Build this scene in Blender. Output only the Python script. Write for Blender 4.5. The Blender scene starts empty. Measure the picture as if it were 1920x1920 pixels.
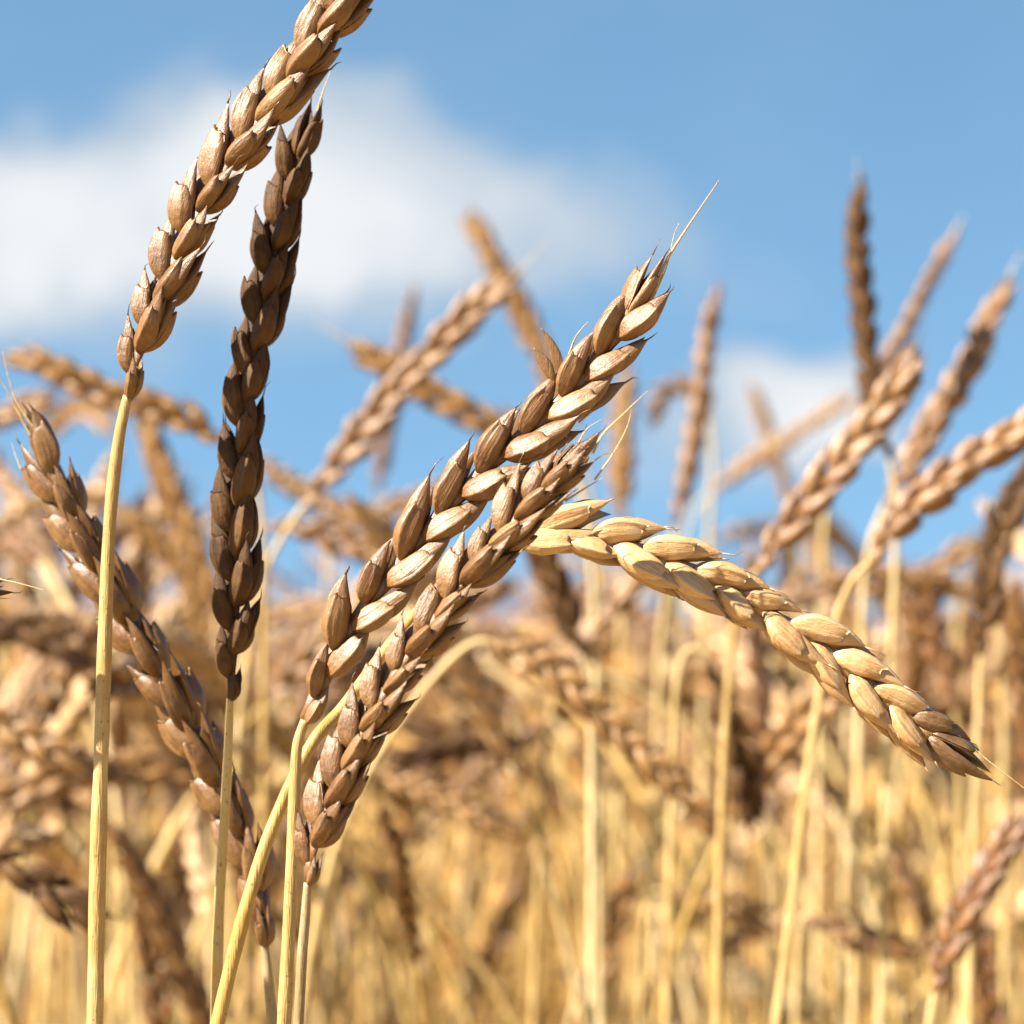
import bpy, math, random
import numpy as np
from mathutils import Vector, Matrix

# ------------------------------------------------------------------ camera
scene = bpy.context.scene
C = scene.collection
R = math.radians
FOCAL, SENSOR = 60.0, 24.0
CAM_H = 0.95
PITCH = math.atan(330 / 1920 * SENSOR / FOCAL)      # horizon at 1290 px of 1920
D0 = 0.432                                          # distance of the sharp ears
cam_data = bpy.data.cameras.new("camera")
cam = bpy.data.objects.new("camera", cam_data)
C.objects.link(cam)
cam.location = (0, 0, CAM_H)
cam.rotation_euler = (math.pi / 2 + PITCH, 0, 0)
cam_data.sensor_width = SENSOR
cam_data.sensor_height = SENSOR
cam_data.lens = FOCAL
cam_data.clip_start = 0.02
cam_data.clip_end = 5000
cam_data.dof.use_dof = True
cam_data.dof.focus_distance = D0
cam_data.dof.aperture_fstop = 10.0
cam_data.dof.aperture_blades = 9
scene.camera = cam

scene.view_settings.view_transform = 'Standard'
scene.view_settings.look = 'None'
scene.view_settings.gamma = 1
scene.view_settings.exposure = 2.2
scene.cycles.use_denoising = True
scene.cycles.max_bounces = 8
scene.cycles.diffuse_bounces = 4
scene.cycles.glossy_bounces = 3

RIGHT = np.array([1.0, 0, 0])
FWD = np.array([0, math.cos(PITCH), math.sin(PITCH)])
UP = np.array([0, -math.sin(PITCH), math.cos(PITCH)])
CAMP = np.array([0, 0, CAM_H])
KPX = SENSOR / FOCAL / 1920

def P(px, py, d):
    """point seen at pixel (px, py) of the 1920 photograph at distance d"""
    return CAMP + d * (FWD + (px - 960) * KPX * RIGHT - (py - 960) * KPX * UP)

def proj(p):
    q = np.asarray(p) - CAMP
    d = q @ FWD
    return 960 + (q @ RIGHT) / d / KPX, 960 - (q @ UP) / d / KPX, d

# ------------------------------------------------------------------ sun + sky
SUN = Vector((-0.67, -0.36, 0.65)).normalized()
sun_data = bpy.data.lights.new("sun", 'SUN')
sun_data.energy = 5.0
sun_data.angle = R(0.53)
sun_data.color = (1.0, 0.92, 0.79)
sun = bpy.data.objects.new("sun", sun_data)
C.objects.link(sun)
sun.rotation_euler = SUN.to_track_quat('Z', 'Y').to_euler()
sun.location = (-3, -2, 6)

world = bpy.data.worlds.new("World")
scene.world = world
world.use_nodes = True
nt = world.node_tree
nt.nodes.clear()

class NT:
    """tiny helper for building node graphs"""
    def __init__(s, t): s.t = t
    def n(s, kind, **kw):
        x = s.t.nodes.new(kind)
        for k, v in kw.items(): setattr(x, k, v)
        return x
    def l(s, a, b): s.t.links.new(a, b)
    def _in(s, sock, v):
        if hasattr(v, 'is_linked') or isinstance(v, bpy.types.NodeSocket): s.l(v, sock)
        else: sock.default_value = v
    def m(s, op, a, b=None, c=None, clamp=False):
        x = s.n('ShaderNodeMath', operation=op, use_clamp=clamp)
        s._in(x.inputs[0], a)
        if b is not None: s._in(x.inputs[1], b)
        if c is not None: s._in(x.inputs[2], c)
        return x.outputs[0]
    def mix(s, f, a, b, mode='MIX'):
        x = s.n('ShaderNodeMix', data_type='RGBA', blend_type=mode)
        s._in(x.inputs[0], f); s._in(x.inputs[6], a); s._in(x.inputs[7], b)
        return x.outputs[2]
    def noise(s, vec, scale, detail=2, rough=0.5, dist=0):
        x = s.n('ShaderNodeTexNoise')
        if vec is not None: s.l(vec, x.inputs['Vector'])
        x.inputs['Scale'].default_value = scale; x.inputs['Detail'].default_value = detail
        x.inputs['Roughness'].default_value = rough; x.inputs['Distortion'].default_value = dist
        return x.outputs[0]
    def ramp(s, f, stops, interp='LINEAR'):
        x = s.n('ShaderNodeValToRGB'); x.color_ramp.interpolation = interp
        e = x.color_ramp.elements
        while len(e) < len(stops): e.new(0.5)
        for q, (p, c) in zip(e, stops):
            q.position = p; q.color = c if len(c) == 4 else (*c, 1)
        s.l(f, x.inputs[0]); return x.outputs[0]
    def smooth(s, v, lo, hi, a=0.0, b=1.0):
        x = s.n('ShaderNodeMapRange', interpolation_type='SMOOTHSTEP')
        s._in(x.inputs[0], v)
        for i, q in enumerate((lo, hi, a, b)): x.inputs[i + 1].default_value = q
        return x.outputs[0]

g = NT(nt)
sky = g.n('ShaderNodeTexSky', sky_type='NISHITA', sun_disc=False)
sky.sun_elevation = math.asin(SUN.z)
sky.sun_rotation = math.atan2(SUN.x, SUN.y)
sky.air_density = 1.0; sky.dust_density = 0.3; sky.ozone_density = 2.5
tc = g.n('ShaderNodeTexCoord')
lift = g.n('ShaderNodeVectorMath', operation='MULTIPLY_ADD')      # clear deep-blue air down to the horizon
g.l(tc.outputs['Generated'], lift.inputs[0]); lift.inputs[1].default_value = (1, 1, 0.8); lift.inputs[2].default_value = (0, 0, 0.28)
g.l(lift.outputs[0], sky.inputs[0])
sep = g.n('ShaderNodeSeparateXYZ'); g.l(tc.outputs['Generated'], sep.inputs[0])
ysafe = g.m('MAXIMUM', sep.outputs[1], 0.08)
U = g.m('DIVIDE', sep.outputs[0], ysafe)
W = g.m('DIVIDE', sep.outputs[2], ysafe)
comb = g.n('ShaderNodeCombineXYZ'); g.l(U, comb.inputs[0]); g.l(W, comb.inputs[1])
# slow billowing displacement of the cloud outlines
nw1 = g.noise(comb.outputs[0], 11.0, 4, 0.55)
nw2 = g.noise(comb.outputs[0], 30.0, 3, 0.5)
U2 = g.m('ADD', U, g.m('MULTIPLY', g.m('SUBTRACT', nw1, 0.5), 0.085))
W2 = g.m('ADD', W, g.m('MULTIPLY', g.m('SUBTRACT', nw2, 0.5), 0.05))

def uv_of(px, py):
    d = FWD + (px - 960) * KPX * RIGHT - (py - 960) * KPX * UP
    return d[0] / d[1], d[2] / d[1]

clouds = [(430, 400, 400, 235, 1.0), (90, 430, 260, 215, 1.0), (560, 300, 330, 190, .8), (740, 420, 330, 225, .85),
          (960, 440, 300, 165, .62), (1150, 440, 220, 130, .45), (330, 560, 380, 150, .42), (1330, 530, 260, 85, .28),
          (1460, 770, 230, 125, .95), (1330, 850, 220, 120, .5), (1010, 610, 300, 110, .25),
          (1060, 0, 330, 50, .22), (0, 90, 90, 60, .2), (500, 1290, 260, 90, .55), (1240, 1180, 200, 90, .4), (30, 1260, 200, 110, .5),
          (2700, 500, 500, 260, 1.0), (3600, 300, 600, 300, .9), (-900, 300, 420, 240, .9), (-2100, 500, 700, 260, 1.0)]
tot = None
for px, py, rx, ry, amp in clouds:
    u0, w0 = uv_of(px, py)
    a = g.m('MULTIPLY', g.m('SUBTRACT', U2, u0), 1 / (rx * KPX))
    b = g.m('MULTIPLY', g.m('SUBTRACT', W2, w0), 1 / (ry * KPX))
    r2 = g.m('ADD', g.m('MULTIPLY', a, a), g.m('MULTIPLY', b, b))
    e = g.m('MULTIPLY', g.m('POWER', 2.71828, g.m('MULTIPLY', g.m('MULTIPLY', r2, r2), -0.9)), amp)
    tot = e if tot is None else g.m('MAXIMUM', tot, e) if amp < 0.3 else g.m('SMOOTH_MAX', tot, e, 0.35)
tex = g.m('MULTIPLY', g.m('SUBTRACT', g.noise(comb.outputs[0], 15.0, 5, 0.5), 0.5), 1.0)
front = g.smooth(sep.outputs[1], 0.05, 0.3)
mask = g.m('MULTIPLY', g.smooth(g.m('ADD', tot, g.m('MULTIPLY', tex, tot)), 0.15, 0.80), front)
hi = g.smooth(g.m('ADD', tot, tex), 0.60, 1.05)
cloud_col = g.mix(hi, (0.125, 0.145, 0.166, 1), (0.192, 0.199, 0.205, 1))
skycol = g.mix(1.0, sky.outputs[0], (0.0288, 0.0288, 0.0288, 1), 'MULTIPLY')
gam = g.n('ShaderNodeGamma'); g.l(skycol, gam.inputs[0]); gam.inputs[1].default_value = 1.0
SKYTINT = (1.48, 1.79, 1.64, 1)
skyt = g.mix(1.0, gam.outputs[0], SKYTINT, 'MULTIPLY')
full = g.mix(mask, skyt, cloud_col)
bg = g.n('ShaderNodeBackground'); g.l(full, bg.inputs[0]); bg.inputs[1].default_value = 1.0
out = g.n('ShaderNodeOutputWorld'); g.l(bg.outputs[0], out.inputs[0])

# ------------------------------------------------------------------ materials
def new_mat(name):
    m = bpy.data.materials.new(name); m.use_nodes = True
    m.node_tree.nodes.clear(); return m, NT(m.node_tree)

def finish(h, col, rough, bump_h=None, bump_s=0.3, bump_d=0.0003, spec=0.35, transl=0.0, tone=(0.285, 0.215, 0.132)):
    b = h.n('ShaderNodeBsdfPrincipled')
    col = h.mix(1.0, col, (*tone, 1), 'MULTIPLY')
    h._in(b.inputs['Base Color'], col); h._in(b.inputs['Roughness'], rough)
    b.inputs['Specular IOR Level'].default_value = spec
    nrm = None
    if bump_h is not None:
        bp = h.n('ShaderNodeBump'); bp.inputs['Strength'].default_value = bump_s
        bp.inputs['Distance'].default_value = bump_d; h.l(bump_h, bp.inputs['Height'])
        nrm = bp.outputs[0]; h.l(nrm, b.inputs['Normal'])
    res = b.outputs[0]
    if transl > 0:
        t = h.n('ShaderNodeBsdfTranslucent'); h._in(t.inputs[0], col)
        if nrm is not None: h.l(nrm, t.inputs['Normal'])
        mx = h.n('ShaderNodeMixShader'); mx.inputs[0].default_value = transl
        h.l(b.outputs[0], mx.inputs[1]); h.l(t.outputs[0], mx.inputs[2]); res = mx.outputs[0]
    o = h.n('ShaderNodeOutputMaterial'); h.l(res, o.inputs[0])

def husk_material(name, dark, mid, light, grey, amp=1.0, gloss=0.0, tone=(0.285, 0.215, 0.132), spec=0.6):
    """papery husk: lengthwise ribs, pale dry margins, scattered dark specks"""
    m, h = new_mat(name)
    tcn = h.n('ShaderNodeTexCoord'); oi = h.n('ShaderNodeObjectInfo')
    mp = h.n('ShaderNodeMapping'); h.l(tcn.outputs['Object'], mp.inputs[0])
    mp.inputs['Scale'].default_value = (1, 1, 0.09)
    off = h.n('ShaderNodeCombineXYZ')
    h.l(h.m('MULTIPLY', oi.outputs['Random'], 3.0), off.inputs[0]); h.l(oi.outputs['Random'], off.inputs[2])
    h.l(off.outputs[0], mp.inputs['Location'])
    streak = h.noise(mp.outputs[0], 2600, 3, 0.6)
    add = h.n('ShaderNodeVectorMath', operation='ADD'); h.l(tcn.outputs['Object'], add.inputs[0]); h.l(off.outputs[0], add.inputs[1])
    blotch = h.noise(add.outputs[0], 260, 4, 0.6, 0.3)
    fine = h.noise(add.outputs[0], 2400, 3, 0.6)
    at = h.n('ShaderNodeAttribute', attribute_name='husk')
    sp = h.n('ShaderNodeSeparateColor'); h.l(at.outputs['Color'], sp.inputs[0])
    f = h.m('ADD', h.m('MULTIPLY', streak, 0.45), h.m('MULTIPLY', blotch, 0.75))
    f = h.m('ADD', f, h.m('MULTIPLY', h.m('SUBTRACT', oi.outputs['Random'], 0.5), 0.22))
    col = h.ramp(f, [(0.34, dark), (0.56, mid), (0.80, light)])
    col = h.mix(h.m('MULTIPLY', h.smooth(blotch, 0.52, 0.72), 0.45), col, grey)
    col = h.mix(h.m('MULTIPLY', sp.outputs[1], 0.6), col, tuple(c * 0.72 for c in mid[:3]) + (1,))   # lemma: browner paper
    col = h.mix(h.m('MULTIPLY', sp.outputs[0], 0.7), col, light)                                     # dry pale margin
    speck = h.smooth(fine, 0.655, 0.72)
    col = h.mix(h.m('MULTIPLY', speck, 0.55), col, (0.05, 0.025, 0.012, 1))
    tipd = h.m('MULTIPLY', sp.outputs[2], 0.55)
    col = h.mix(tipd, col, (0.13, 0.065, 0.03, 1))
    bh = h.m('ADD', h.m('MULTIPLY', streak, 1.0), h.m('ADD', h.m('MULTIPLY', fine, 0.25), h.m('MULTIPLY', blotch, 1.2)))
    rough = h.m('ADD', 0.33 - gloss * .8, h.m('MULTIPLY', streak, 0.22))
    finish(h, col, rough, bh, 0.5 * amp, 0.0004, spec, 0.06, tone)
    return m

HUSK = husk_material('husk_tan', (0.26, 0.125, 0.045, 1), (0.52, 0.300, 0.130, 1), (0.72, 0.52, 0.30, 1), (0.54, 0.40, 0.28, 1))
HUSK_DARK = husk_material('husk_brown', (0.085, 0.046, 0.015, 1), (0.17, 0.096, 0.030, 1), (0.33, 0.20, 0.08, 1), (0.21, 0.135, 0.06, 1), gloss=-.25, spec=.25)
HUSK_ROSE = husk_material('husk_red_brown', (0.22, 0.105, 0.036, 1), (0.45, 0.240, 0.098, 1), (0.66, 0.44, 0.25, 1), (0.49, 0.33, 0.21, 1))
HUSK_BROWN = husk_material('husk_chestnut', (0.16, 0.082, 0.026, 1), (0.34, 0.190, 0.072, 1), (0.60, 0.41, 0.22, 1), (0.38, 0.26, 0.15, 1))
HUSK_AMBER = husk_material('husk_amber', (0.28, 0.150, 0.055, 1), (0.60, 0.38, 0.175, 1), (0.88, 0.65, 0.39, 1), (0.58, 0.42, 0.28, 1))
HUSK_TAWNY = husk_material('husk_tawny', (0.19, 0.098, 0.032, 1), (0.42, 0.240, 0.092, 1), (0.68, 0.48, 0.26, 1), (0.43, 0.30, 0.18, 1), spec=.5)
HUSK_GOLD = husk_material('husk_gold', (0.46, 0.26, 0.095, 1), (0.84, 0.58, 0.29, 1), (0.98, 0.80, 0.52, 1), (0.80, 0.60, 0.40, 1), gloss=.10, tone=(0.46, 0.40, 0.345))
HUSK_SHADOW = husk_material('husk_shadow', (0.10, 0.060, 0.035, 1), (0.30, 0.20, 0.12, 1), (0.62, 0.45, 0.29, 1), (0.14, 0.10, 0.075, 1))  # cast shadow on an ear tip, painted as darker husk colour
HUSK_PALE = husk_material('husk_pale', (0.40, 0.24, 0.09, 1), (0.72, 0.48, 0.21, 1), (0.90, 0.68, 0.40, 1), (0.70, 0.52, 0.33, 1))

def straw_material(name, a, b, c, transl=0.1, tone=(0.56, 0.535, 0.475)):
    m, h = new_mat(name)
    tcn = h.n('ShaderNodeTexCoord'); oi = h.n('ShaderNodeObjectInfo')
    mp = h.n('ShaderNodeMapping'); h.l(tcn.outputs['Object'], mp.inputs[0]); mp.inputs['Scale'].default_value = (1, 1, 0.03)
    st = h.noise(mp.outputs[0], 2600, 3, 0.6)
    bl = h.noise(tcn.outputs['Object'], 70, 5, 0.65)
    sp = h.noise(tcn.outputs['Object'], 1300, 2, 0.5)
    f = h.m('ADD', h.m('MULTIPLY', st, 0.4), h.m('MULTIPLY', bl, 0.8))
    f = h.m('ADD', f, h.m('MULTIPLY', h.m('SUBTRACT', oi.outputs['Random'], 0.5), 0.3))
    col = h.ramp(f, [(0.42, a), (0.60, b), (0.78, c)])
    scar = h.noise(mp.outputs[0], 700, 4, 0.7)
    col = h.mix(h.m('MULTIPLY', h.smooth(scar, 0.60, 0.70), 0.45), col, (0.40, 0.25, 0.10, 1))
    col = h.mix(h.m('MULTIPLY', h.smooth(sp, 0.64, 0.70), 0.6), col, (0.17, 0.11, 0.06, 1))
    grey = h.noise(tcn.outputs['Object'], 210, 5, 0.7)
    col = h.mix(h.m('MULTIPLY', h.smooth(grey, 0.58, 0.70), 0.4), col, (0.50, 0.44, 0.34, 1))
    rib = h.noise(mp.outputs[0], 5200, 1, 0.4)
    finish(h, col, h.m('ADD', 0.34, h.m('MULTIPLY', bl, 0.3)), h.m('ADD', rib, h.m('MULTIPLY', scar, 1.5)), 0.55, 0.0003, 0.45, transl, tone)
    return m

STRAW = straw_material('straw_pale', (0.56, 0.38, 0.14, 1), (0.74, 0.56, 0.26, 1), (0.84, 0.71, 0.44, 1))
STRAW_Y = straw_material('straw_golden', (0.58, 0.38, 0.10, 1), (0.77, 0.54, 0.18, 1), (0.84, 0.66, 0.31, 1), tone=(0.50, 0.47, 0.40))
STRAW_G = straw_material('straw_grey', (0.30, 0.21, 0.10, 1), (0.44, 0.33, 0.18, 1), (0.55, 0.45, 0.29, 1))

def field_material():
    m, h = new_mat('field_straw')
    at = h.n('ShaderNodeAttribute', attribute_name='tint')
    tcn = h.n('ShaderNodeTexCoord')
    n = h.noise(tcn.outputs['Object'], 60, 3, 0.6)
    col = h.mix(1.0, at.outputs['Color'], h.ramp(n, [(0.3, (0.75, 0.75, 0.75)), (0.7, (1.15, 1.15, 1.15))]), 'MULTIPLY')
    finish(h, col, 0.55, None, spec=0.3, transl=0.42, tone=(0.68, 0.60, 0.45))
    return m
FIELD = field_material()

def ground_material():
    m, h = new_mat('stubble_soil')
    tcn = h.n('ShaderNodeTexCoord')
    n1 = h.noise(tcn.outputs['Object'], 3.0, 6, 0.6); n2 = h.noise(tcn.outputs['Object'], 45, 5, 0.65)
    f = h.m('ADD', h.m('MULTIPLY', n1, 0.5), h.m('MULTIPLY', n2, 0.6))
    col = h.ramp(f, [(0.36, (0.26, 0.165, 0.075)), (0.52, (0.50, 0.35, 0.17)), (0.72, (0.68, 0.50, 0.26))])
    finish(h, col, 0.85, n2, 0.6, 0.02, 0.2, 0.0, (0.62, 0.57, 0.46))
    return m
GROUND = ground_material()

# ------------------------------------------------------------------ mesh tools
class MB:
    def __init__(s): s.v = []; s.f = []; s.a = []; s.n = 0
    def add(s, v, f, a=None):
        v = np.asarray(v, float)
        s.v.append(v); s.f.extend([tuple(i + s.n for i in q) for q in f])
        s.a.append(np.zeros((len(v), 3)) if a is None else np.asarray(a, float))
        s.n += len(v)
    def arrays(s): return np.concatenate(s.v), s.f, np.concatenate(s.a)

def make_mesh(name, v, f, a=None, attr='husk', mats=(), smooth=True):
    me = bpy.data.meshes.new(name)
    me.from_pydata([tuple(x) for x in v], [], [tuple(q) for q in f])
    if a is not None:
        ca = me.color_attributes.new(attr, 'FLOAT_COLOR', 'POINT')
        ca.data.foreach_set('color', np.concatenate([a, np.ones((len(a), 1))], 1).astype(np.float32).ravel())
    for m in mats: me.materials.append(m)
    if smooth: me.polygons.foreach_set('use_smooth', [True] * len(me.polygons))
    me.update(); return me

def link(name, me, parent=None, mat=None):
    o = bpy.data.objects.new(name, me); C.objects.link(o)
    if parent is not None: o.parent = parent
    if mat is not None: o.matrix_local = mat
    return o

def grid_faces(nu, nv, off=0, wrap=False):
    fs = []
    for i in range(nu - 1):
        for j in range(nv if wrap else nv - 1):
            j2 = (j + 1) % nv
            fs.append((off + i * nv + j, off + i * nv + j2, off + (i + 1) * nv + j2, off + (i + 1) * nv + j))
    return fs

def spline(pts, n):
    """centripetal-ish catmull rom through the points, n samples equally spaced by arc length"""
    pts = np.asarray(pts, float)
    if len(pts) == 2: pts = np.array([pts[0], (pts[0] + pts[1]) / 2, pts[1]])
    e = np.vstack([2 * pts[0] - pts[1], pts, 2 * pts[-1] - pts[-2]])
    o = []
    for i in range(1, len(e) - 2):
        p0, p1, p2, p3 = e[i - 1:i + 3]
        for t in np.linspace(0, 1, 16, endpoint=False):
            o.append(0.5 * ((2 * p1) + (-p0 + p2) * t + (2 * p0 - 5 * p1 + 4 * p2 - p3) * t * t + (-p0 + 3 * p1 - 3 * p2 + p3) * t ** 3))
    o.append(e[-2]); o = np.array(o)
    s = np.r_[0, np.cumsum(np.linalg.norm(np.diff(o, axis=0), axis=1))]
    q = np.linspace(0, s[-1], n)
    return np.stack([np.interp(q, s, o[:, k]) for k in range(o.shape[1])], 1), s[-1]

def unit(v): return v / (np.linalg.norm(v) + 1e-12)

def tube(pts, radii, sides=8, flat=None):
    """tapered tube along pts; flat=(vector, factor) squashes it along a direction"""
    pts = np.asarray(pts); n = len(pts)
    tan = np.gradient(pts, axis=0)
    ref = np.array([0.31, 0.9, 0.2])
    v = []
    for i in range(n):
        t = unit(tan[i]); a = unit(np.cross(t, ref)); b = np.cross(t, a)
        if flat is not None:
            b = unit(flat[0] - t * (flat[0] @ t)); a = np.cross(b, t)
        ang = np.arange(sides) / sides * 2 * math.pi
        k = flat[1] if flat is not None else 1.0
        v.append(pts[i] + radii[i] * (np.cos(ang)[:, None] * a + k * np.sin(ang)[:, None] * b))
    v = np.concatenate(v)
    f = grid_faces(n, sides, 0, True)
    f.append(tuple(range(sides))[::-1]); f.append(tuple((n - 1) * sides + k for k in range(sides)))
    return v, f

# ------------------------------------------------------------------ spikelets
def smooth_interp(u, xs, ys):
    y = np.interp(u, xs, ys); q = np.linspace(0, 1, 81); z = np.interp(q, xs, ys)
    k = np.array([1, 2, 3, 2, 1]) / 9
    zz = z.copy(); zz[2:-2] = np.convolve(z, k, 'valid')
    return np.interp(u, q, zz)

def glume(rng, g, nu, nv, L, Wd, B, thick=0.0003):
    """boat-shaped outer husk with an off-centre keel, a squared shoulder and a small tooth"""
    u = np.linspace(0, 1, nu)[:, None]; vv = np.linspace(-1, 1, nv)[None, :]
    th = vv * R(108)
    f = smooth_interp(u[:, 0], [0, .05, .15, .3, .48, .66, .82, .93, 1], [.22, .42, .72, .93, 1, .97, .84, .70, .56])[:, None]
    kv = 0.24 + rng.uniform(-.06, .06)
    keel = np.exp(-((vv - kv) / .085) ** 2)
    wob = 1 + 0.03 * np.sin(vv * rng.uniform(6, 9) + u * 3 + rng.uniform(0, 6)) + .02 * np.sin(vv * 17 + rng.uniform(0, 6))
    def surf(dr):
        t = np.where(vv > kv, (vv - kv) / (1 - kv), (kv - vv) / (1 + kv))
        prof = (1.12 - 1.42 * t ** 1.45) * .97
        x = B * f * prof * wob + B * 0.10 * keel * np.sin(np.pi * np.clip(u, 0, .97)) ** .5 + B * .07 * np.exp(-((vv + .38) / .06) ** 2) * f + 0.0004 - dr
        y = (Wd * f - dr * 0.8) * np.sin(vv * R(88)) * (1 - .10 * t ** 6)
        tooth = L * (0.085 * np.exp(-((vv - kv) / .16) ** 2) - 0.075 * np.clip((vv - kv) / .9, 0, 1) ** 1.2 * 1.2 - .05 * np.clip((kv - vv) / 1.2, 0, 1) ** 2 + jag)
        z = L * u + tooth * u ** 5 + 0 * x
        x = x * (1 - .15 * u ** 3)
        return np.stack([g * x, y + 0 * x, z], -1).reshape(-1, 3)
    jag = np.interp(np.linspace(0, 1, nv), np.linspace(0, 1, 9), rng.uniform(-.032, .03, 9))[None, :]
    o = surf(0); inn = surf(thick)
    n = nu * nv
    fo = grid_faces(nu, nv, 0); fi = grid_faces(nu, nv, n)
    if g > 0: fi = [q[::-1] for q in fi]
    else: fo = [q[::-1] for q in fo]
    rim = []
    loop = [i * nv for i in range(nu)] + [(nu - 1) * nv + j for j in range(1, nv)] + [i * nv + nv - 1 for i in range(nu - 2, -1, -1)]
    for a, b in zip(loop[:-1], loop[1:]): rim.append((a, b, b + n, a + n))
    marg = np.clip(np.abs(vv) ** 8 + keel * .35 + u ** 14 * .8, 0, 1) + 0 * u
    tip = (u ** 22) * rng.uniform(.2, 1.0) + 0 * vv
    base = np.exp(-(u / .07) ** 2) * .6 + 0 * vv
    at = np.stack([np.clip(marg + base, 0, 1), 0 * marg, np.clip(tip, 0, 1)], -1).reshape(-1, 3)
    return np.concatenate([o, inn]), fo + fi + rim, np.concatenate([at, at])

def lemma(rng, g, nu, nv, L, Wd, B, point=0.12):
    """closed, keeled floret husk that narrows to a bent point"""
    u = np.linspace(0, 1, nu)[:, None]; th = (np.arange(nv) / nv * 2 * math.pi)[None, :]
    xs = [0, .08, .2, .38, .52, .66, .78, .88, .95, 1]
    f = smooth_interp(u[:, 0], xs, [.15, .45, .78, 1, 1, .86, .60, .32, .12, .02])[:, None]
    cx = np.cos(th); sy = np.sin(th)
    keel = np.exp(-((th - R(18)) / .2) ** 2) + np.exp(-((th - R(18) - 2 * math.pi) / .2) ** 2)
    rib = 1 + .025 * np.sin(th * 9 + rng.uniform(0, 6)) + .02 * np.sin(u * 9 + th * 3 + rng.uniform(0, 6))
    x = B * f * np.where(cx > 0, cx, cx * .45) * rib + B * .16 * keel * f ** .5
    y = Wd * f * sy * rib
    bend = rng.uniform(-.0009, .0009); bx = rng.uniform(-.0004, .0007)
    x = x + 0.0002 + bx * u ** 4; y = y + bend * u ** 3
    z = L * u + 0 * x
    v = np.stack([g * x, y, z], -1).reshape(-1, 3)
    fs = grid_faces(nu, nv, 0, True)
    if g < 0: fs = [q[::-1] for q in fs]
    fs.append(tuple((nu - 1) * nv + k for k in range(nv)))
    m = np.clip(keel * .4, 0, 1) + 0 * u
    tip = np.clip((u - .82) / .18, 0, 1) * rng.uniform(.2, .9) + 0 * th
    at = np.stack([m, np.ones_like(m), tip], -1).reshape(-1, 3)
    return v, fs, at

def rot_xyz(v, ax, ay, az):
    M = np.array(Matrix.Rotation(ax, 3, 'X') @ Matrix.Rotation(ay, 3, 'Y') @ Matrix.Rotation(az, 3, 'Z'))
    return v @ M.T

def spikelet_arrays(seed, hires=True, fan=9.0, bristle=True):
    rng = np.random.default_rng(seed); b = MB()
    nu, nv = (26, 23) if hires else (9, 7)
    lu, lv = (26, 20) if hires else (8, 7)
    Lg = 0.0098 * rng.uniform(.93, 1.06)
    for g in (-1, 1):
        v, f, a = glume(rng, g, nu, nv, Lg * rng.uniform(.97, 1.03), .00255 * rng.uniform(.95, 1.05), .0022 * rng.uniform(.92, 1.08))
        v = rot_xyz(v, R(rng.uniform(-3, 3)), g * R(fan + rng.uniform(-2, 2)), g * R(rng.uniform(-2, 10)))
        b.add(v, f, a)
        Ll = 0.0152 * rng.uniform(.92, 1.06)
        v, f, a = lemma(rng, g, lu, lv, Ll, .00215, .00135)
        v = rot_xyz(v, R(rng.uniform(-4, 2)), g * R(fan * .45 + rng.uniform(-1, 2)), g * R(rng.uniform(-6, 8)))
        b.add(v, f, a)
        if bristle:
            tip = v[-1]; ln = rng.choice([0, .0012, .002, .0035])
            if ln > 0:
                q = [tip - np.array([0, 0, .0006]), tip + np.array([g * .0001, rng.uniform(-.0003, .0003), ln * .5]), tip + np.array([rng.uniform(-.0004, .0004), rng.uniform(-.0009, .0009), ln])]
                tv, tf = tube(q, [.00019, .00012, .00003], 5 if hires else 3)
                b.add(tv, tf, np.tile([.2, 1, .7], (len(tv), 1)))
    # a small inner floret between the two
    v, f, a = lemma(rng, 1, max(8, lu // 2), max(6, lv // 2), .0128 * rng.uniform(.85, 1.1), .0019, .0011)
    v = rot_xyz(v, R(rng.uniform(-6, 6)), R(rng.uniform(-4, 4)), R(rng.uniform(0, 90))); b.add(v, f, a)
    v, f, a = b.arrays()
    # gentle bow: belly outward, point drawn back to the ear
    z = v[:, 2] / .0112
    v[:, 1] += .0006 * np.sin(np.clip(z, 0, 1.4) * math.pi / 1.4)
    # hand-made unevenness
    k = rng.uniform(300, 500, 3)
    v += .00009 * np.sin(v[:, [1, 2, 0]] * k * 2 + rng.uniform(0, 6, 3))
    return v, f, a

NV = 18
SP_HI = [spikelet_arrays(100 + i, True, 8 + (i % 3) * 2) for i in range(NV)]
SP_LO = [spikelet_arrays(200 + i, False, 9) for i in range(4)]
_spm = {}
def spikelet_mesh(i, mat, hires=True):
    key = (i, mat.name, hires)
    if key not in _spm:
        v, f, a = (SP_HI if hires else SP_LO)[i]
        _spm[key] = make_mesh('spikelet', v, f, a, mats=(mat,))
    return _spm[key]

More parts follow.
